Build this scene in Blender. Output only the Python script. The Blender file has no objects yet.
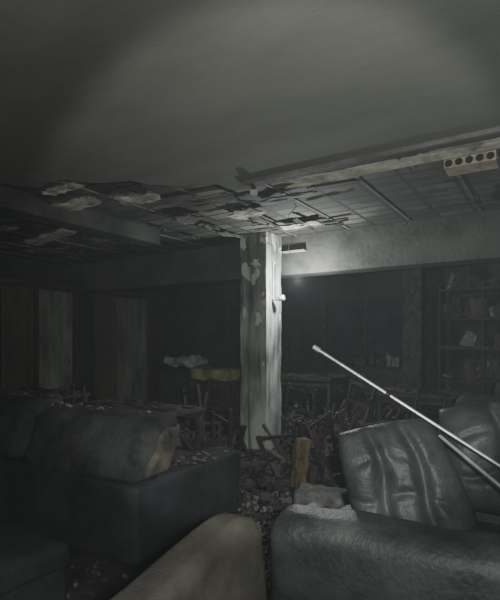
import bpy, bmesh, math, random
from mathutils import Vector, Matrix, noise
random.seed(7)
CA,SA=0.842,0.539
ANG=-math.atan2(SA,CA)
def W(a,b,z=0.0): return Vector((CA*a+SA*b,-SA*a+CA*b,z))
RM=Matrix.Rotation(ANG,4,'Z')
# ---------------------------------------------------------------- materials
def mat(name,cols,scale=4.0,rough=0.8,bump=0.3,bscale=None,spec=0.3,metal=0.0,detail=8,pos=(0.35,0.65),stretch=(1,1,1)):
    m=bpy.data.materials.new(name); m.use_nodes=True
    nt=m.node_tree; N=nt.nodes; L=nt.links
    b=N['Principled BSDF']
    tc=N.new('ShaderNodeTexCoord'); mp=N.new('ShaderNodeMapping'); mp.inputs['Scale'].default_value=stretch
    L.new(tc.outputs['Object'],mp.inputs['Vector'])
    n=N.new('ShaderNodeTexNoise'); n.inputs['Scale'].default_value=scale; n.inputs['Detail'].default_value=detail; n.inputs['Roughness'].default_value=0.65
    L.new(mp.outputs[0],n.inputs['Vector'])
    r=N.new('ShaderNodeValToRGB'); els=r.color_ramp.elements
    k=len(cols)
    els[0].position=pos[0]; els[0].color=(*cols[0],1); els[1].position=pos[1]; els[1].color=(*cols[-1],1)
    for i in range(1,k-1):
        e=els.new(pos[0]+(pos[1]-pos[0])*i/(k-1)); e.color=(*cols[i],1)
    L.new(n.outputs['Fac'],r.inputs[0]); L.new(r.outputs[0],b.inputs['Base Color'])
    b.inputs['Roughness'].default_value=rough; b.inputs['Metallic'].default_value=metal
    b.inputs['Specular IOR Level'].default_value=spec
    if bump>0:
        n2=N.new('ShaderNodeTexNoise'); n2.inputs['Scale'].default_value=bscale or scale*6; n2.inputs['Detail'].default_value=6
        L.new(mp.outputs[0],n2.inputs['Vector'])
        bp=N.new('ShaderNodeBump'); bp.inputs['Strength'].default_value=bump; bp.inputs['Distance'].default_value=0.02
        L.new(n2.outputs['Fac'],bp.inputs['Height']); L.new(bp.outputs[0],b.inputs['Normal'])
    return m
M={}
M['plaster_sooty']=mat('plaster_sooty',[(.080,.080,.071),(.14,.14,.124)],0.55,0.9,0.12,24,0.15,stretch=(.9,2.2,1),pos=(.3,.7))
M['plaster_pale']=mat('plaster_pale',[(.10,.095,.08),(.42,.40,.34)],5,0.9,0.4)
M['plaster_dark']=mat('plaster_dark',[(.02,.02,.02),(.07,.068,.06)],3,0.9,0.4)
M['beam']=mat('soot_beam',[(.026,.026,.025),(.085,.085,.08)],1.2,0.85,0.4,18)
M['beam_dark']=mat('soot_beam_dark',[(.012,.012,.012),(.045,.045,.042)],1.6,0.85,0.4,18)
M['beam_edge']=mat('beam_edge',[(.05,.048,.044),(.12,.115,.105)],3,0.85,0.3,18)
M['wall']=mat('soot_wall',[(.012,.013,.014),(.045,.047,.048)],1.2,0.85,0.4,12)
M['floor']=mat('burnt_floor',[(.010,.010,.010),(.035,.035,.033),(.09,.087,.08)],3.5,0.85,0.8,20,pos=(.4,.72))
M['char']=mat('charred_wood',[(.006,.006,.006),(.026,.025,.024)],9,0.7,0.7,50,stretch=(1,1,.3))
M['charbrown']=mat('charred_brown_wood',[(.018,.014,.012),(.065,.048,.037)],5,0.7,0.4,40,stretch=(1,1,.25))
M['brown']=mat('singed_timber',[(.03,.022,.012),(.15,.11,.06)],7,0.8,0.6,40,stretch=(1,1,.3))
M['ash']=mat('ash_flakes',[(.04,.04,.038),(.20,.195,.185)],12,0.95,0.4)
M['rub']=mat('grey_rubble',[(.014,.014,.013),(.055,.053,.051)],9,0.95,0.6)
M['panel']=mat('door_grey',[(.07,.078,.072),(.25,.26,.24)],2,0.6,0.15,20,stretch=(2,2,.5))
M['dbrown']=mat('door_brown',[(.030,.024,.021),(.095,.07,.056)],1.8,0.7,0.15,20,stretch=(2,2,.6))
M['sofa']=mat('sooty_upholstery',[(.014,.015,.016),(.060,.062,.061)],3.5,0.9,0.5,60,0.15)
M['sofabase']=mat('blue_grey_upholstery',[(.017,.019,.021),(.042,.045,.050)],2.5,0.9,0.35,80,0.15)
M['tan']=mat('tan_fabric',[(.02,.019,.017),(.11,.098,.078)],6,0.9,0.5)
M['fabric']=mat('grey_brown_fabric',[(.038,.035,.030),(.092,.086,.075)],3,0.95,0.45,260,0.1)
M['leather']=mat('sooty_leather',[(.016,.019,.0195),(.054,.058,.057)],4,0.52,0.30,40,0.35)
M['metal']=mat('scratched_metal',[(.45,.46,.46),(.75,.76,.76)],15,0.4,0.05,spec=.5,metal=0.7)
M['metaldark']=mat('burnt_metal',[(.02,.02,.02),(.08,.08,.08)],15,0.5,0.2,metal=0.6)
M['cloth']=mat('white_cloth',[(.14,.15,.16),(.32,.34,.35)],6,0.9,0.3)
M['yellow']=mat('yellow_green_foam',[(.10,.105,.04),(.30,.30,.12)],4,0.9,0.3)
M['brick']=mat('clay_brick',[(.15,.13,.09),(.34,.30,.22)],10,0.9,0.4)
M['black']=mat('flat_black',[(.004,.004,.004),(.01,.01,.01)],5,0.9,0.0)
M['glass']=mat('sooty_glass',[(.012,.014,.016),(.03,.034,.038)],3,0.9,0.1,spec=.1)
M['conc']=mat('concrete_chunk',[(.05,.05,.05),(.16,.16,.155)],10,0.95,0.6)
def slabmat():
    m=bpy.data.materials.new('exposed_slab_tiles'); m.use_nodes=True
    nt=m.node_tree; N=nt.nodes; L=nt.links; b=N['Principled BSDF']
    tc=N.new('ShaderNodeTexCoord'); br=N.new('ShaderNodeTexBrick')
    br.inputs['Scale'].default_value=1.0; br.inputs['Brick Width'].default_value=.40; br.inputs['Row Height'].default_value=.22
    br.inputs['Mortar Size'].default_value=.022; br.inputs['Color1'].default_value=(.04,.038,.034,1); br.inputs['Color2'].default_value=(.13,.127,.114,1)
    br.inputs['Mortar'].default_value=(.005,.005,.005,1); br.offset=.0
    L.new(tc.outputs['Object'],br.inputs['Vector'])
    n=N.new('ShaderNodeTexNoise'); n.inputs['Scale'].default_value=1.6; n.inputs['Detail'].default_value=8
    L.new(tc.outputs['Object'],n.inputs['Vector'])
    r=N.new('ShaderNodeValToRGB'); r.color_ramp.elements[0].position=.42; r.color_ramp.elements[0].color=(.2,.2,.2,1); r.color_ramp.elements[1].position=.66; r.color_ramp.elements[1].color=(1,1,.95,1)
    L.new(n.outputs['Fac'],r.inputs[0])
    mx=N.new('ShaderNodeMix'); mx.data_type='RGBA'; mx.blend_type='MULTIPLY'; mx.inputs['Factor'].default_value=1
    L.new(br.outputs['Color'],mx.inputs['A']); L.new(r.outputs[0],mx.inputs['B']); L.new(mx.outputs['Result'],b.inputs['Base Color'])
    b.inputs['Roughness'].default_value=.9
    bp=N.new('ShaderNodeBump'); bp.inputs['Strength'].default_value=.6; bp.inputs['Distance'].default_value=.03
    L.new(br.outputs['Fac'],bp.inputs['Height']); bp.invert=True; L.new(bp.outputs[0],b.inputs['Normal'])
    return m
M['slab']=slabmat()
def pillarmat():
    m=bpy.data.materials.new('peeling_pillar_paint'); m.use_nodes=True
    nt=m.node_tree; N=nt.nodes; L=nt.links; b=N['Principled BSDF']
    tc=N.new('ShaderNodeTexCoord'); sp=N.new('ShaderNodeSeparateXYZ'); L.new(tc.outputs['Object'],sp.inputs[0])
    def nz(scale,st,det,ro):
        n=N.new('ShaderNodeTexNoise'); n.inputs['Scale'].default_value=scale; n.inputs['Detail'].default_value=det; n.inputs['Roughness'].default_value=ro
        mp=N.new('ShaderNodeMapping'); mp.inputs['Scale'].default_value=st; L.new(tc.outputs['Object'],mp.inputs[0]); L.new(mp.outputs[0],n.inputs['Vector']); return n
    n=nz(2.2,(1.2,1.2,.5),5,.5)
    mr=N.new('ShaderNodeMapRange'); mr.inputs['From Min'].default_value=.2; mr.inputs['From Max'].default_value=2.9; mr.inputs['To Min'].default_value=.09; mr.inputs['To Max'].default_value=-.11
    L.new(sp.outputs['Z'],mr.inputs['Value'])
    ad=N.new('ShaderNodeMath'); ad.operation='ADD'; L.new(n.outputs['Fac'],ad.inputs[0]); L.new(mr.outputs[0],ad.inputs[1])
    r=N.new('ShaderNodeValToRGB'); e=r.color_ramp.elements
    e[0].position=.36; e[0].color=(.09,.093,.088,1); e[1].position=.66; e[1].color=(.38,.39,.37,1)
    L.new(ad.outputs[0],r.inputs[0])
    n2=nz(3.0,(1.3,1.3,.9),3,.55)
    mr2=N.new('ShaderNodeMapRange'); mr2.inputs['From Min'].default_value=1.2; mr2.inputs['From Max'].default_value=3.0; mr2.inputs['To Min'].default_value=-.12; mr2.inputs['To Max'].default_value=.05
    L.new(sp.outputs['Z'],mr2.inputs['Value'])
    ad2=N.new('ShaderNodeMath'); ad2.operation='ADD'; L.new(n2.outputs['Fac'],ad2.inputs[0]); L.new(mr2.outputs[0],ad2.inputs[1])
    r2=N.new('ShaderNodeValToRGB'); e=r2.color_ramp.elements; e[0].position=.55; e[0].color=(0,0,0,1); e[1].position=.57; e[1].color=(1,1,1,1)
    L.new(ad2.outputs[0],r2.inputs[0])
    mx=N.new('ShaderNodeMix'); mx.data_type='RGBA'; L.new(r2.outputs[0],mx.inputs['Factor']); L.new(r.outputs[0],mx.inputs['A']); mx.inputs['B'].default_value=(.42,.43,.40,1)
    n3=nz(5,(2.0,2.0,.22),4,.5)
    r3=N.new('ShaderNodeValToRGB'); e=r3.color_ramp.elements; e[0].position=.36; e[0].color=(.25,.25,.25,1); e[1].position=.50; e[1].color=(1,1,1,1)
    L.new(n3.outputs['Fac'],r3.inputs[0])
    m2=N.new('ShaderNodeMix'); m2.data_type='RGBA'; m2.blend_type='MULTIPLY'; m2.inputs['Factor'].default_value=.85
    L.new(mx.outputs['Result'],m2.inputs['A']); L.new(r3.outputs[0],m2.inputs['B'])
    L.new(m2.outputs['Result'],b.inputs['Base Color']); b.inputs['Roughness'].default_value=.8
    bp=N.new('ShaderNodeBump'); bp.inputs['Strength'].default_value=.4; bp.inputs['Distance'].default_value=.01; L.new(r2.outputs[0],bp.inputs['Height']); L.new(bp.outputs[0],b.inputs['Normal'])
    return m
M['pillar']=pillarmat()
# ---------------------------------------------------------------- mesh builder
class MB:
    def __init__(s): s.v=[];s.f=[];s.m=[];s.mats=[]
    def mi(s,k):
        if k not in s.mats: s.mats.append(k)
        return s.mats.index(k)
    def add(s,vs,fs,k,T=None):
        o=len(s.v)
        s.v+= [ (T@Vector(v)) if T else Vector(v) for v in vs]
        i=s.mi(k)
        for f in fs: s.f.append([j+o for j in f]); s.m.append(i)
    def box(s,c,size,k,T=None,jit=0):
        x,y,z=[q/2 for q in size]; c=Vector(c)
        vs=[c+Vector((sx*x,sy*y,sz*z))+Vector([random.uniform(-jit,jit) for _ in range(3)]) for sx in(-1,1) for sy in(-1,1) for sz in(-1,1)]
        fs=[(0,1,3,2),(4,6,7,5),(0,4,5,1),(2,3,7,6),(0,2,6,4),(1,5,7,3)]
        s.add(vs,fs,k,T)
    def rbox(s,c,size,r,k,T=None,n=12,amp=0.0,fq=3.0,dent=None):
        h=Vector(size)/2; c=Vector(c); bm=bmesh.new()
        bmesh.ops.create_cube(bm,size=2.0); bmesh.ops.subdivide_edges(bm,edges=bm.edges[:],cuts=n,use_grid_fill=True)
        vs=[]
        for v in bm.verts:
            p=Vector()
            for i in range(3):
                t=v.co[i]; t=math.sin(t*math.pi/2)*.5+t*.5
                p[i]=t*h[i]
            q=Vector([max(-(h[i]-r),min(h[i]-r,p[i])) for i in range(3)])
            d=p-q
            if d.length>1e-6: p=q+d.normalized()*r
            if amp:
                w=(c+p)*fq
                p=p+Vector((noise.noise(w),noise.noise(w+Vector((9,3,1))),noise.noise(w+Vector((2,7,5)))))*amp
            if dent: p=dent(p)
            vs.append(c+p)
        bm.verts.index_update()
        fs=[[v.index for v in f.verts] for f in bm.faces]; bm.free()
        s.add(vs,fs,k,T)
    def rod(s,a,b,r,k,n=10,r2=None):
        a=Vector(a);b=Vector(b);d=(b-a).normalized();u=d.orthogonal().normalized();w=d.cross(u); r2=r if r2 is None else r2
        vs=[];
        for P,R in((a,r),(b,r2)):
            for i in range(n):
                t=2*math.pi*i/n; vs.append(P+u*math.cos(t)*R+w*math.sin(t)*R)
        fs=[(i,(i+1)%n,n+(i+1)%n,n+i) for i in range(n)]+[list(range(n))[::-1],list(range(n,2*n))]
        s.add(vs,fs,k)
    def obj(s,name,parent=None,smooth=False,T=None):
        me=bpy.data.meshes.new(name); me.from_pydata([tuple(v) for v in s.v],[],s.f)
        for k in s.mats: me.materials.append(M[k])
        for p,i in zip(me.polygons,s.m): p.material_index=i; p.use_smooth=smooth
        bm=bmesh.new(); bm.from_mesh(me); bmesh.ops.recalc_face_normals(bm,faces=bm.faces[:]); bm.to_mesh(me); bm.free()
        o=bpy.data.objects.new(name,me); bpy.context.collection.objects.link(o)
        if T is not None: o.matrix_world=T
        if parent: o.parent=parent
        return o
def empty(name,loc=(0,0,0)):
    o=bpy.data.objects.new(name,None); bpy.context.collection.objects.link(o); o.empty_display_size=.1; o.matrix_world=Matrix.Translation(loc); bpy.context.view_layer.update(); return o
def Rz(a): return Matrix.Rotation(a,4,'Z')
def TR(loc,rx=0,ry=0,rz=0): return Matrix.Translation(loc)@Matrix.Rotation(rz,4,'Z')@Matrix.Rotation(ry,4,'Y')@Matrix.Rotation(rx,4,'X')
def child(mb,name,g,smooth=False):
    o=mb.obj(name,smooth=smooth); o.parent=g; o.matrix_parent_inverse=g.matrix_world.inverted(); return o

# ---------------------------------------------------------------- room (coords a,b rotated)
A0,A1,B0,B1=-8.3,3.0,-2.5,10.5; H=3.05
def roomobj(name,boxes):
    mb=MB()
    for c,s,k in boxes: mb.box(c,s,k)
    return mb.obj(name,T=RM)
roomobj('floor',[(((A0+A1)/2,(B0+B1)/2,-.05),(A1-A0+.4,B1-B0+.4,.1),'floor')])
roomobj('wall_left',[((A0-.1,(B0+B1)/2,H/2),(.2,B1-B0,H),'wall')])
roomobj('wall_right',[((A1+.1,(B0+B1)/2,H/2),(.2,B1-B0,H),'wall')])
roomobj('wall_back',[(((A0+A1)/2,B1+.1,H/2),(A1-A0+.4,.2,H),'wall')])
roomobj('wall_front',[(((A0+A1)/2,B0-.1,H/2),(A1-A0+.4,.2,H),'wall')])
roomobj('ceiling',[(((A0+A1)/2,(B0+B1)/2,H+.1),(A1-A0+.4,B1-B0+.4,.2),'slab')])
def edge_b(a):
    pts=[(-8.3,1.4),(-5.2,1.95),(-3.95,2.35),(-2.9,3.0),(-2.3,3.54),(-.3,3.40),(3,3.36)]
    for (x0,y0),(x1,y1) in zip(pts,pts[1:]):
        if a<=x1: 
            b=y0+(y1-y0)*(a-x0)/(x1-x0); break
    if a<-2.3: b+=.25*noise.noise(Vector((a*3,0,0)))+.10*noise.noise(Vector((a*11,4,0)))
    return b
mb=MB(); vs=[];fs=[]; n=180; zc=2.90
for i in range(n+1):
    a=A0+(A1-A0)*i/n; e=edge_b(a); droop=-.01-.02*abs(noise.noise(Vector((a*2,1,7)))) if a<-2.3 else 0
    vs+=[(a,B0,zc),(a,e-.5,zc),(a,e,zc+droop*.8),(a,e+.005,zc+.035+droop*.8),(a,B0,zc+.04)]
for i in range(n):
    o=i*5
    for j in range(4): fs.append((o+j,o+j+1,o+j+6,o+j+5))
mb.add(vs,fs,'plaster_sooty'); mb.obj('ceiling_plaster',T=RM)
roomobj('trim_1',[((.36,3.42,2.895),(5.3,.03,.05),'beam_edge'),((.36,3.50,2.95),(5.3,.10,.12),'beam_dark')])
roomobj('ceiling_beam',[(((A0+A1)/2,6.36,2.775),(A1-A0,.36,.55),'beam')])
roomobj('ceiling_beam',[((-4.7,3.5,2.95),(.28,2.7,.20),'beam_dark')])
mb=MB()
for i in range(14):
    a=A0+.35+i*.8
    mb.box((a,4.4,3.045),(.03,3.5,.012),'beam_edge')
    mb.box((a,8.6,3.045),(.03,3.7,.012),'beam_edge')
mb.obj('ceiling_joists',T=RM)
mb=MB()
def sheet(a,b,z,la,lb,tx,ty,k,rz=0):
    nx,ny=14,6; vs=[]
    for i in range(nx+1):
        for j in range(ny+1):
            u=i/nx-.5;v=j/ny-.5
            jx=.12*noise.noise(Vector((a+v*5,b,1)))if i in(0,nx) else 0
            jy=.30*noise.noise(Vector((a+u*6,b,3))) if j in(0,ny) else 0
            vs.append(Vector(((u+jx)*la,(v+jy)*lb,.02*noise.noise(Vector((u*4+a,v*4,b))))))
    o=len(vs); vs+= [v+Vector((0,0,.015)) for v in vs]
    fs=[]
    for i in range(nx):
        for j in range(ny):
            q=(i*(ny+1)+j,i*(ny+1)+j+1,(i+1)*(ny+1)+j+1,(i+1)*(ny+1)+j); fs.append(q); fs.append([x+o for x in q][::-1])
    mb.add(vs,fs,k,TR((a,b,z),tx,ty,rz))
sheet(-.9,3.88,2.97,2.3,.18,-.2,0,'plaster_pale')
for px,py,la,lb,k in [(-3.6,3.5,.5,.25,'plaster_pale'),(-4.4,3.3,.8,.2,'plaster_pale'),(-5.3,2.8,.9,.2,'beam_edge'),(-3.0,4.6,.4,.25,'plaster_pale'),(-2.7,5.4,.5,.2,'plaster_pale'),(-3.7,4.4,.4,.3,'beam_edge'),
     (-5.9,4.1,1.5,.28,'plaster_pale'),(-6.3,3.4,1.2,.15,'plaster_pale'),(-5.4,4.6,.8,.2,'beam_edge'),(-2.3,4.3,.7,.15,'beam_edge'),(-4.0,2.9,.5,.12,'plaster_pale'),(-3.3,3.9,1.0,.1,'beam_edge')]:
    sheet(px,py,2.99-random.random()*.02,la,lb,random.uniform(-.12,.05),random.uniform(-.04,.04),k,random.uniform(-.2,.2))
for i in range(44):
    a=random.uniform(-7.5,-.2);b=random.uniform(3.0 if i<34 else 4.4,5.9)
    sheet(a,b,3.0-random.random()*.02,random.uniform(.15,.8),random.uniform(.03,.08),random.uniform(-.1,.1),random.uniform(-.04,.04),random.choice(['plaster_dark','plaster_dark','beam_edge','beam']),random.choice([0,1.57])+random.uniform(-.08,.08))
mb.obj('broken_ceiling_plaster',T=RM)
mb=MB(); cell=.075; nh=5
def hollow(c):
    K=16
    for h in range(nh):
        cx=(h-(nh-1)/2)*cell
        out=[];inn=[];deep=[]
        for i in range(K):
            t=2*math.pi*i/K; x,y=math.cos(t),math.sin(t); m=max(abs(x),abs(y))
            out.append((cx+x/m*cell/2,0,y/m*cell/2)); inn.append((cx+x*.029,0,y*.029)); deep.append((cx+x*.029,.2,y*.029))
        vs=out+inn; fs=[(i,(i+1)%K,K+(i+1)%K,K+i) for i in range(K)]
        mb.add(vs,fs,'brick',TR(c))
        mb.add(inn+deep,[(i,(i+1)%K,K+(i+1)%K,K+i) for i in range(K)]+[list(range(K,2*K))],'black',TR(c))  # hole walls and ends coloured near-black, unlike the clay face
    w=nh*cell/2
    mb.add([(-w,0,-cell/2),(w,0,-cell/2),(w,.22,-cell/2),(-w,.22,-cell/2)],[(0,1,2,3)],'brick',TR(c))
    mb.add([(-w,0,cell/2),(w,0,cell/2),(w,.22,cell/2),(-w,.22,cell/2)],[(0,1,2,3)],'brick',TR(c))
hollow((-.58,4.08,2.96))
mb.obj('hollow_clay_brick',T=RM)

# pillar
pa,pb,pw=-3.60,5.92,.43
mb=MB(); nz=60; vs=[];fs=[]
per=10
for k in range(nz+1):
    z=3.05*k/nz
    for side in range(4):
        for j in range(per):
            t=j/per*2-1
            x,y=[(t,-1),(1,t),(-t,1),(-1,-t)][side]
            p=Vector((x*pw/2,y*pw/2,z))
            e=.010*noise.noise(Vector((x*3,y*3,z*5)))
            if abs(t)>.9: e-=.03*max(0,noise.noise(Vector((x*2,y*2,z*2.3))))
            p.x*=1+e*3;p.y*=1+e*3
            vs.append(p)
R=4*per
for k in range(nz):
    for i in range(R): fs.append((k*R+i,k*R+(i+1)%R,(k+1)*R+(i+1)%R,(k+1)*R+i))
mb.add(vs,fs,'pillar'); 
mb.obj('pillar',T=RM@Matrix.Translation((pa,pb,0)))
g=empty('work_lamp',W(pa+.35,pb-.05,2.1)); 
L0=W(pa+.66,pb-.14,2.36)
mb=MB(); mb.rod(W(pa+.235,pb-.05,2.12),W(pa+.36,pb-.05,2.12),.018,'metal'); mb.rod(W(pa+.26,pb-.05,2.1),W(pa+.26,pb-.05,2.62),.010,'metaldark'); child(mb,'bracket',g)
mb=MB(); mb.rod(W(pa+.30,pb-.05,2.12),W(pa+.40,pb-.05,2.14),.03,'metal',14,.04); child(mb,'reflector',g,True)
mb=MB(); mb.box((pa+.42,6.14,2.82),(.36,.08,.018),'plaster_pale',jit=.004); mb.obj('wall_bracket_board',T=RM)

def door(name,b0,b1,k,swing=0.0,hh=2.5):
    mb=MB(); w=b1-b0
    mb.box((0.02,w/2,hh/2),(.04,w-.04,hh),k)
    for z0,z1 in((.15,1.1),(1.25,hh-.15)):
        for s in(.12,w-.12): mb.box((.05,s,(z0+z1)/2),(.02,.03,z1-z0),k)
        for z in(z0,z1): mb.box((.05,w/2,z),(.02,w-.24,.03),k)
    mb.rod((.07,w-.1,1.05),(.07,w-.1,1.2),.012,'metaldark')
    return mb.obj(name,T=RM@Matrix.Translation((A0+.05,b0,0))@Rz(swing))
door('door_1',3.6,4.7,'dbrown'); door('door_2',4.72,5.38,'dbrown'); door('door_3',5.45,6.22,'panel'); door('door_4',6.75,7.25,'dbrown',-.3); door('door_5',7.35,8.3,'panel')
roomobj('door_frame',[((A0+.06,b,1.3),(.1,.06,2.6),'charbrown') for b in (3.55,5.42,6.28,7.30,8.35)]+[((A0+.06,5.95,2.6),(.1,4.9,.08),'charbrown')])
for i,(a0,a1) in enumerate([(-7.4,-5.6),(-4.6,-2.6),(-2.2,-.6)]):
    roomobj('window_%d'%(i+1),[(((a0+a1)/2,B1-.02,1.7),(a1-a0,.04,1.5),'glass'),(((a0+a1)/2,B1-.05,.95),(a1-a0,.08,.06),'rub'),(((a0+a1)/2,B1-.05,2.45),(a1-a0,.08,.06),'rub'),((a0,B1-.05,1.7),(.06,.08,1.5),'rub'),((a1,B1-.05,1.7),(.06,.08,1.5),'rub'),(((a0+a1)/2,B1-.05,1.7),(.05,.08,1.5),'rub')])
roomobj('wall_pilaster',[((-2.35,9.6,1.52),(.35,.35,3.04),'rub')])

# ---------------------------------------------------------------- left sofa
def Rloc(origin,ang): return Matrix.Translation(origin)@Rz(ang)
TS=Rloc((-.76,3.20,0),ANG+.03)
g=empty('corner_sofa',(-.76,3.2,0))
mb=MB()
mb.rbox((-1.30,.13,.29),(2.6,.26,.54),.03,'sofabase',TS,14,.012)
mb.rbox((-.16,.72,.29),(.32,1.22,.54),.04,'sofabase',TS,14,.014)
mb.rbox((-1.4,.70,.22),(2.3,1.0,.38),.04,'sofabase',TS,12,.01)
for p in((-.08,.08),(-.08,1.15),(-2.5,.08),(-2.5,1.1)): mb.box((p[0],p[1],.015),(.06,.06,.03),'black',TS)
child(mb,'base',g,True)
mb=MB()
for i in range(2): mb.rbox((-.83-i*1.08,.78,.46),(1.05,.78,.16),.06,'sofa',TS,12,.02)
child(mb,'seat_cushions',g,True)
mb=MB()
def lean(p):
    p.y+=.10*(p.z/.2); return p
mb.rbox((-.68,.27,.765),(1.34,.34,.46),.11,'sofa',TS,26,.03,3.0,lean); mb.rbox((-1.95,.27,.80),(1.2,.36,.52),.12,'sofa',TS,22,.035,3,lean)
child(mb,'back_cushions',g,True)
mb=MB(); mb.rbox((-.045,.29,.75),(.12,.25,.35),.055,'tan',TS,14,.03,6,lean); child(mb,'cushion_lining',g,True)
mb=MB()
for i in range(90):
    x=random.uniform(-2.3,-.15);y=random.gauss(.36,.07);s=random.uniform(.006,.03)
    if abs(y-.36)>.09: continue
    mb.box((x,y,.99+random.random()*.012+(.06 if x<-1.4 else 0)),(s*1.6,s,.012),random.choice(['ash','rub','rub']),TS,jit=.006)
for i in range(70):
    mb.box((random.uniform(-.3,-.02),random.uniform(.6,1.28),.565),(random.uniform(.01,.05),random.uniform(.01,.04),.01),random.choice(['ash','rub','rub']),TS,jit=.004)
child(mb,'fallen_ash',g)
TO=Rloc((-.98,2.60,0),ANG); g=empty('ottoman',(-.98,2.6,0))
mb=MB(); mb.rbox((-.42,-.42,.2),(.84,.84,.34),.03,'sofabase',TO,12,.01); child(mb,'base',g,True)
mb=MB(); mb.rbox((-.42,-.42,.39),(.87,.87,.15),.05,'sofabase',TO,14,.015); child(mb,'cushion',g,True)
mb=MB()
for x in(-.08,-.76):
    for y in(-.08,-.76): mb.box((x,y,.02),(.05,.05,.04),'black',TO)
child(mb,'feet',g)
# ---------------------------------------------------------------- fabric armchair near camera
g=empty('fabric_armchair',(0,1.6,0))
TC=Rloc((.11,1.90,0),ANG+.03)
mb=MB()
def shp(p):
    t=(p.y+.65)/1.3
    h=(p.z+.37)/.74
    p.z-=.17*max(0,h)*(1-min(1,t/.9))
    if p.z>0:
        u=max(0,t-.80)/.20; p.z-=.07*u*u
    p.y-=.05*max(0,h)*max(0,t-.5)
    p.x=p.x*(1-.35*max(0,h))-.02*h
    return p
mb.rbox((-.10,-.66,.50),(.24,1.32,.80),.06,'fabric',TC,28,.016,2.6,shp)
child(mb,'backrest',g,True)
mb=MB(); mb.rbox((-.5,-1.0,.25),(.6,.8,.38),.06,'fabric',TC,12,.01); mb.rbox((-.5,-1.0,.47),(.55,.7,.14),.06,'fabric',TC,12,.02); child(mb,'seat',g,True)
mb=MB(); mb.rbox((-.5,-1.42,.36),(.6,.16,.55),.07,'fabric',TC,12,.01); child(mb,'arm',g,True)
mb=MB()
for x in(-.7,-.1):
    for y in(-.1,-1.3): mb.box((x if y<-1 else -.1,y,.06),(.05,.05,.12),'black',TC)
child(mb,'feet',g)
# ---------------------------------------------------------------- leather sofa right
g=empty('leather_sofa',(.9,2.6,0))
def qcush(mb,BL,BR,TL,TRR,th,k,bands=3,n=56,valley=.45):
    BL,BR,TL,TRR=map(Vector,(BL,BR,TL,TRR)); nn=(BR-BL).cross(TL-BL).normalized()
    for sgn in (1,-1):
        vs=[];fs=[]
        for i in range(n+1):
            for j in range(n+1):
                u,v=i/n,j/n
                uu,vv=2*u-1,2*v-1
                su=uu*math.sqrt(1-.10*vv*vv); sv=vv*math.sqrt(1-.10*uu*uu); u2,v2=(su+1)/2,(sv+1)/2
                p=BL*(1-u2)*(1-v2)+BR*u2*(1-v2)+TL*(1-u2)*v2+TRR*u2*v2
                f=max(0,(1-abs(uu)**4)*(1-abs(vv)**4))**.5
                o=th/2*f
                if sgn>0:
                    dip=0
                    wob=.035*math.sin(v*7)
                    for b in range(1,bands): dip=max(dip,math.exp(-((u+wob-b/bands)/.06)**2))
                    dip2=math.exp(-((v-.36+.05*math.sin(u*9))/.04)**2)*.35
                    dip3=math.exp(-((v-.70+.04*math.sin(u*9+1))/.035)**2)*.25
                    o*=1-valley*max(dip,dip2,dip3)
                    o+=f*(.008*math.sin(v*38+4*noise.noise(Vector((u*4,v*3,1))))*math.exp(-((u-.5)/.5)**2)*max(0,noise.noise(Vector((u*3,v*3,8)))+.2)+.03*noise.noise(Vector((u*4,v*4,3))))
                vs.append(p+nn*o*sgn)
        for i in range(n):
            for j in range(n):
                q=(i*(n+1)+j,(i+1)*(n+1)+j,(i+1)*(n+1)+j+1,i*(n+1)+j+1); fs.append(q if sgn>0 else q[::-1])
        mb.add(vs,fs,k)
mb=MB(); qcush(mb,(.62,2.80,.42),(1.32,2.62,.42),(.51,2.92,.99),(1.10,2.92,1.10),.28,'leather'); child(mb,'back_cushion',g,True)
mb=MB(); qcush(mb,(1.25,3.0,.5),(1.95,2.75,.45),(1.22,3.15,1.11),(1.85,3.05,1.19),.36,'leather',2); child(mb,'back_cushion_loose',g,True)
TL=Rloc((.20,2.66,0),ANG+.12)
mb=MB()
mb.rbox((.95,-.16,.365),(1.9,.32,.65),.12,'leather',TL,26,.025,4)
mb.rbox((.08,.12,.31),(.26,.62,.50),.11,'leather',TL,16,.02,4)
child(mb,'arm',g,True)
mb=MB(); mb.rbox((.98,.42,.20),(1.8,.95,.34),.05,'leather',TL,12,.01); mb.rbox((1.0,.30,.43),(1.7,.62,.16),.07,'leather',TL,16,.02,4); child(mb,'seat',g,True)
mb=MB(); mb.rbox((1.2,.95,.5),(1.6,.22,.8),.09,'leather',TL,16,.02,4); child(mb,'back_frame',g,True)
mb=MB()
for x in(.1,1.8):
    for y in(-.2,.9): mb.box((x,y,.025),(.06,.06,.05),'black',TL)
child(mb,'feet',g)
def rail(name,A,B,r,cap=True):
    mb=MB(); A=Vector(A);B=Vector(B); mb.rod(A,B,r,'metal',12); d=(B-A).normalized()
    if cap: mb.rod(A-d*.015,A+d*.03,r*1.7,'metal',12); mb.rod(A+d*.5,A+d*.53,r*1.25,'metaldark',12)
    mb.obj(name,smooth=False)
A=Vector((.41,3.0,1.50)); D=Vector((.62,-.25,-.414)); rail('metal_pole',A,A+D*3.55,.0095)
A2=Vector((1.05,2.66,1.02)); B2=Vector((1.22,2.32,.835)); rail('metal_pole',A2,A2+(B2-A2)*3.0,.0085,False)
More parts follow.
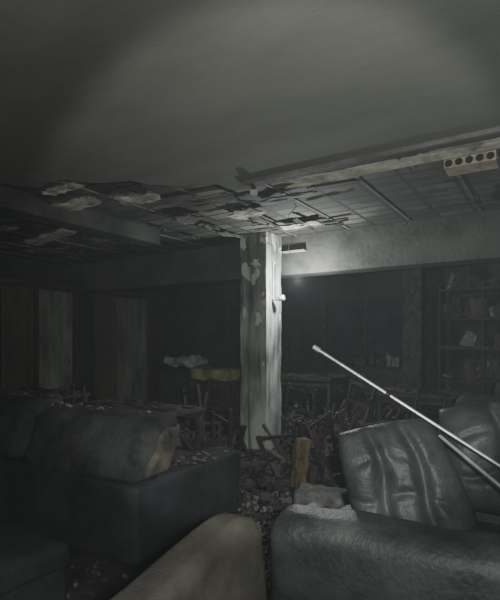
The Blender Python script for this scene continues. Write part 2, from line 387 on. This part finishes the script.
# ---------------------------------------------------------------- floor debris
mb=MB(); mb.rbox((0,0,.13),(.44,.26,.26),.03,'conc',TR((.62,4.15,0),.0,.0,-.3),10,.03,9)
mb.obj('concrete_block')
mb=MB(); mb.rbox((0,0,.30),(.14,.12,.58),.02,'brown',TR((.47,4.72,0),.06,.05,.3),12,.03,9); mb.rbox((.12,.03,.16),(.08,.1,.32),.02,'charbrown',TR((.47,4.72,0),0,.2,.3),8,.02,9)
mb.obj('burnt_timber_stump')
def heap(mb,cx,cy,rx,ry,h,npl,seed,ks=('char','char','rub','charbrown')):
    random.seed(seed); n=36; vs=[];fs=[]
    for i in range(n+1):
        for j in range(n+1):
            u=i/n*2-1;v=j/n*2-1; rr=min(1,math.hypot(u,v)); f=(1-rr**2)
            z=h*f*(.7+.9*noise.noise(Vector((u*2+seed,v*2,seed))))+.10*f*noise.noise(Vector((u*9,v*9,seed)))
            vs.append((cx+u*rx,cy+v*ry,max(0.0,z)))
    for i in range(n):
        for j in range(n): fs.append((i*(n+1)+j,(i+1)*(n+1)+j,(i+1)*(n+1)+j+1,i*(n+1)+j+1))
    mb.add(vs,fs,'char')
    for _ in range(npl):
        t=random.uniform(0,6.28);r=random.random()**.6; x=cx+rx*r*math.cos(t)*.9;y=cy+ry*r*math.sin(t)*.9; z=h*(1-r*r)*.8+.05
        L=random.uniform(.12,.6)
        mb.box((0,0,0),(L,random.uniform(.02,.07),random.uniform(.01,.04)),random.choice(ks),TR((x,y,z),random.uniform(-.6,.6),random.uniform(-.6,.6),random.uniform(0,3.1)),jit=.01)
    for _ in range(npl//7):   # burnt frame members sticking out of the heap
        t=random.uniform(0,6.28);r=random.random()*.7; x=cx+rx*r*math.cos(t);y=cy+ry*r*math.sin(t); L=random.uniform(.4,.9)
        Tm=TR((x,y,0),random.uniform(-.7,.7),random.uniform(-.7,.7),random.uniform(0,3.1))
        mb.box((0,0,L/2),(.03,.03,L),random.choice(ks),Tm,jit=.004)
        if random.random()<.5: mb.box((.2,0,L*.8),(.4,.02,.045),random.choice(ks),Tm,jit=.004); mb.box((.4,0,L*.45),(.028,.028,L*.8),random.choice(ks),Tm)
mb=MB()
def chips(n,x0,x1,y0,y1,smin,smax,ks,zm=.05):
    for _ in range(n):
        x=random.uniform(x0,x1);y=random.uniform(y0,y1); s=random.uniform(smin,smax)
        mb.box((0,0,0),(s*random.uniform(.7,2.5),s,random.uniform(.01,.03)+s*.2),random.choice(ks),TR((x,y,random.uniform(.005,zm)),random.uniform(-.3,.3),random.uniform(-.3,.3),random.uniform(0,3.1)),jit=s*.18)
chips(1500,-.1,1.2,3.0,4.8,.005,.032,['ash','ash','rub','ash','rub','char'])
chips(900,-4,3.5,4.2,9,.02,.10,['char','rub','rub','char','char','char'],.12)
chips(140,-1.4,.2,2.2,3.3,.008,.02,['rub','ash'],.02)
chips(300,-.3,.7,4.6,6.3,.015,.06,['rub','rub','char','rub'],.1)
heap(mb,-.9,6.0,.85,.8,.4,80,3)
heap(mb,1.35,6.1,.95,.9,.45,140,5,('char','char','char','rub','charbrown'))
heap(mb,2.7,5.5,1.1,.9,.6,100,8)
heap(mb,1.6,8.4,1.5,.8,.6,140,11)
heap(mb,.7,5.5,.6,.6,.2,80,15,('char','char','rub','charbrown'))
heap(mb,-.35,5.3,.5,.5,.2,50,16,('char','rub','char','char'))
heap(mb,.95,6.9,.55,.5,.3,60,18,('char','char','rub','char'))
random.seed(21)
mb.obj('floor_rubble')
def table(name,x,y,rz,w,d,h,k='char',top=True):
    g=empty(name,(x,y,0)); T=TR((x,y,0),0,0,rz)
    mb=MB(); mb.box((0,0,h-.02),(w,d,.04),k,T,jit=.006)
    if top:
        for i in range(34): mb.box((random.uniform(-w/2,w/2)*.9,random.uniform(-d/2,d/2)*.9,h+.012),(random.uniform(.03,.25),random.uniform(.02,.12),.02),random.choice(['char','rub','char','charbrown']),T,jit=.01)
    child(mb,'top',g)
    mb=MB()
    for sx in(-1,1):
        for sy in(-1,1): mb.box((sx*(w/2-.05),sy*(d/2-.05),h/2-.02),(.06,.06,h-.04),k,T,jit=.004)
    mb.box((0,d/2-.05,h-.09),(w-.1,.03,.08),k,T); mb.box((0,-d/2+.05,h-.09),(w-.1,.03,.08),k,T)
    child(mb,'legs',g)
table('dining_table',-1.45,5.7,ANG,1.6,.9,.76,'rub')
table('dining_table',-3.1,6.8,ANG,1.4,.9,.8,'rub')
table('dining_table',.95,8.0,ANG,1.2,.8,.95,'char')
table('dining_table',2.5,6.9,ANG+.1,1.5,.8,.8,'char')
def chair(name,x,y,rz,k='char',hb=.95,tilt=0):
    g=empty(name,(x,y,0)); T=TR((x,y,0),0,tilt,rz); mb=MB()
    for sx in(-.2,.2):
        mb.box((sx,-.2,.22),(.035,.035,.44),k,T); mb.box((sx,.2,hb/2),(.035,.035,hb),k,T)
        mb.box((sx,0,.2),(.02,.38,.02),k,T)
    child(mb,'legs',g); mb=MB(); mb.box((0,-.19,.43),(.42,.025,.05),k,T,jit=.005); mb.box((0,.19,.43),(.42,.025,.05),k,T,jit=.005)
    for sx in(-.2,-.06,.09,.2): mb.box((sx,0,.44),(.03,.40,.03),k,T,jit=.005)
    child(mb,'seat_frame',g)
    mb=MB(); 
    for z in(.62,.9): mb.box((0,.2,z),(.38,.02,.05),k,T,jit=.008)
    child(mb,'back',g)
for i,(x,y,r,k,t) in enumerate([(-.45,7.15,.4,'char',.1),(.68,6.6,2.6,'rub',-.15),(1.35,7.1,-.9,'char',.25),(1.8,6.1,1.2,'char',-.3),(2.2,5.9,.2,'char',.2),(-.50,6.35,2.2,'char',.25),(-2.45,6.3,-.9,'char',0)]): chair('dining_chair',x,y,r,k,tilt=t)
TC_=TR((-.60,8.1,0),0,0,ANG)
mb=MB(); mb.box((0,0,.42),(.75,.5,.84),'charbrown',TC_); mb.box((0,-.26,.62),(.68,.02,.3),'char',TC_); mb.box((0,-.26,.25),(.68,.02,.36),'char',TC_); mb.obj('low_cabinet')
mb=MB(); mb.rbox((0,0,.975),(.78,.45,.20),.06,'yellow',TR((-.60,8.1,0),0,.02,ANG),14,.03,5); mb.obj('foam_cushion',smooth=True)
mb=MB(); mb.box((0,0,.5),(.9,.5,1.0),'char',TR((-1.25,9.2,0),0,0,ANG)); mb.box((0,-.26,.5),(.8,.02,.8),'rub',TR((-1.25,9.2,0),0,0,ANG)); mb.obj('side_cabinet')
mb=MB(); mb.rbox((0,0,1.14),(.75,.4,.18),.07,'cloth',TR((-1.25,9.2,0),0,0,ANG),18,.07,7); mb.obj('cloth_bundle',smooth=True)
T=TR(W(-1.15,9.9,0),0,0,ANG); g=empty('shelving_unit',W(-1.15,9.9,0)); mb=MB()
for x in(-.75,0,.75): mb.box((x,0,1.3),(.05,.45,2.6),'char',T)
for z in(.15,.8,1.4,1.95,2.5): mb.box((0,0,z),(1.5,.45,.04),'rub',T,jit=.03)
child(mb,'frame',g); mb=MB()
for z in(.17,.82,1.42,1.97,2.52):
    for i in range(13):
        w=random.uniform(.06,.3);h=random.uniform(.06,.4)
        Tm=T@TR((random.uniform(-.65,.65),random.uniform(-.12,.1),z+h/2),0,random.uniform(-.6,.6),random.uniform(-.6,.6))
        mb.box((0,0,0),(w,.15,h),random.choice(['rub','ash','charbrown','rub','rub']),Tm,jit=.035)
child(mb,'burnt_goods',g)
T=TR(W(-3.35,10.1,0),0,0,ANG); g=empty('display_cabinet',W(-3.35,10.1,0)); mb=MB()
mb.box((0,0,.5),(1.5,.5,1.0),'char',T); 
for x in(-.38,.38): mb.box((x,-.26,.5),(.70,.02,.85),'rub',T)
child(mb,'body',g)
mb=MB()
for i in range(12):
    h=random.uniform(.08,.3); mb.box((random.uniform(-.65,.65),random.uniform(-.1,.1),1.0+h/2),(random.uniform(.05,.2),.15,h),random.choice(['rub','ash','char']),T,jit=.02)
child(mb,'burnt_goods',g)
def armchair(name,x,y,rz,k):
    g=empty(name,(x,y,0)); T=TR((x,y,0),0,0,rz)
    mb=MB(); mb.rbox((0,0,.22),(.9,.8,.4),.05,k,T,10,.02); child(mb,'seat',g,True)
    mb=MB(); mb.rbox((0,.35,.6),(.9,.22,.8),.09,k,T,12,.04,4); child(mb,'backrest',g,True)
    mb=MB()
    for s in(-.42,.42): mb.rbox((s,0,.4),(.18,.8,.5),.07,k,T,10,.03,4)
    child(mb,'arms',g,True)
armchair('burnt_armchair',2.3,4.3,-.5,'char'); armchair('charred_armchair',3.6,6.0,-.4,'char'); armchair('sooty_armchair',-3.9,5.7,.6,'sofa')
p=W(-2.24,3.56,2.84); mb=MB(); mb.rod(p+Vector((0,0,.06)),p,.02,'metaldark'); mb.rbox((0,0,0),(.07,.05,.06),.02,'cloth',TR(p),8,.01); mb.obj('lamp_socket',smooth=True)
cu=bpy.data.curves.new('hanging_wires','CURVE'); cu.dimensions='3D'; cu.bevel_depth=.004
for a,b,l in[(-3.1,5.9,.35),(-3.3,5.6,.2),(-5,4,.3),(-1.5,5.8,.25),(-2.4,4.6,.25)]:
    s=cu.splines.new('POLY'); s.points.add(6)
    for i in range(7):
        q=W(a+.04*math.sin(i*1.3),b+.03*math.cos(i),3.03-l*i/6); s.points[i].co=(*q,1)
cu.materials.append(M['metaldark']); o=bpy.data.objects.new('hanging_wires',cu); bpy.context.collection.objects.link(o)

# ---------------------------------------------------------------- lights
def light(name,typ,loc,e,col,rad=.05,target=None,size=None,blend=.5):
    l=bpy.data.lights.new(name,typ); l.energy=e; l.color=col; l.shadow_soft_size=rad
    o=bpy.data.objects.new(name,l); bpy.context.collection.objects.link(o); o.location=loc
    if target: o.rotation_euler=(Vector(target)-Vector(loc)).to_track_quat('-Z','Y').to_euler()
    if size: l.spot_size=size; l.spot_blend=blend
    return o
light('torch_spot','SPOT',(.12,-.1,1.62),290,(.97,1,.93),.03,(.3,6,2.15),math.radians(60),.22)
light('torch_spill','POINT',(.12,-.15,1.62),190,(.97,1,.94),.05)
light('pillar_lamp','POINT',L0,125,(.95,1,.96),.04)
w=bpy.data.worlds.new('smoky_world'); bpy.context.scene.world=w; w.use_nodes=True
nt=w.node_tree
nt.nodes['Background'].inputs[0].default_value=(.01,.011,.012,1)
vs_=nt.nodes.new('ShaderNodeVolumeScatter'); vs_.inputs['Density'].default_value=.0028; vs_.inputs['Anisotropy'].default_value=.1; vs_.inputs['Color'].default_value=(.9,.95,1,1)
nt.links.new(vs_.outputs[0],nt.nodes['World Output'].inputs['Volume'])
c=bpy.data.cameras.new('camera'); co=bpy.data.objects.new('camera',c); bpy.context.collection.objects.link(co)
co.location=(0,0,1.55); co.rotation_euler=(math.pi/2,0,0)
c.sensor_fit='VERTICAL'; c.sensor_height=36; c.lens=36*480/600; c.shift_y=40/600; c.clip_start=.02
bpy.context.scene.camera=co
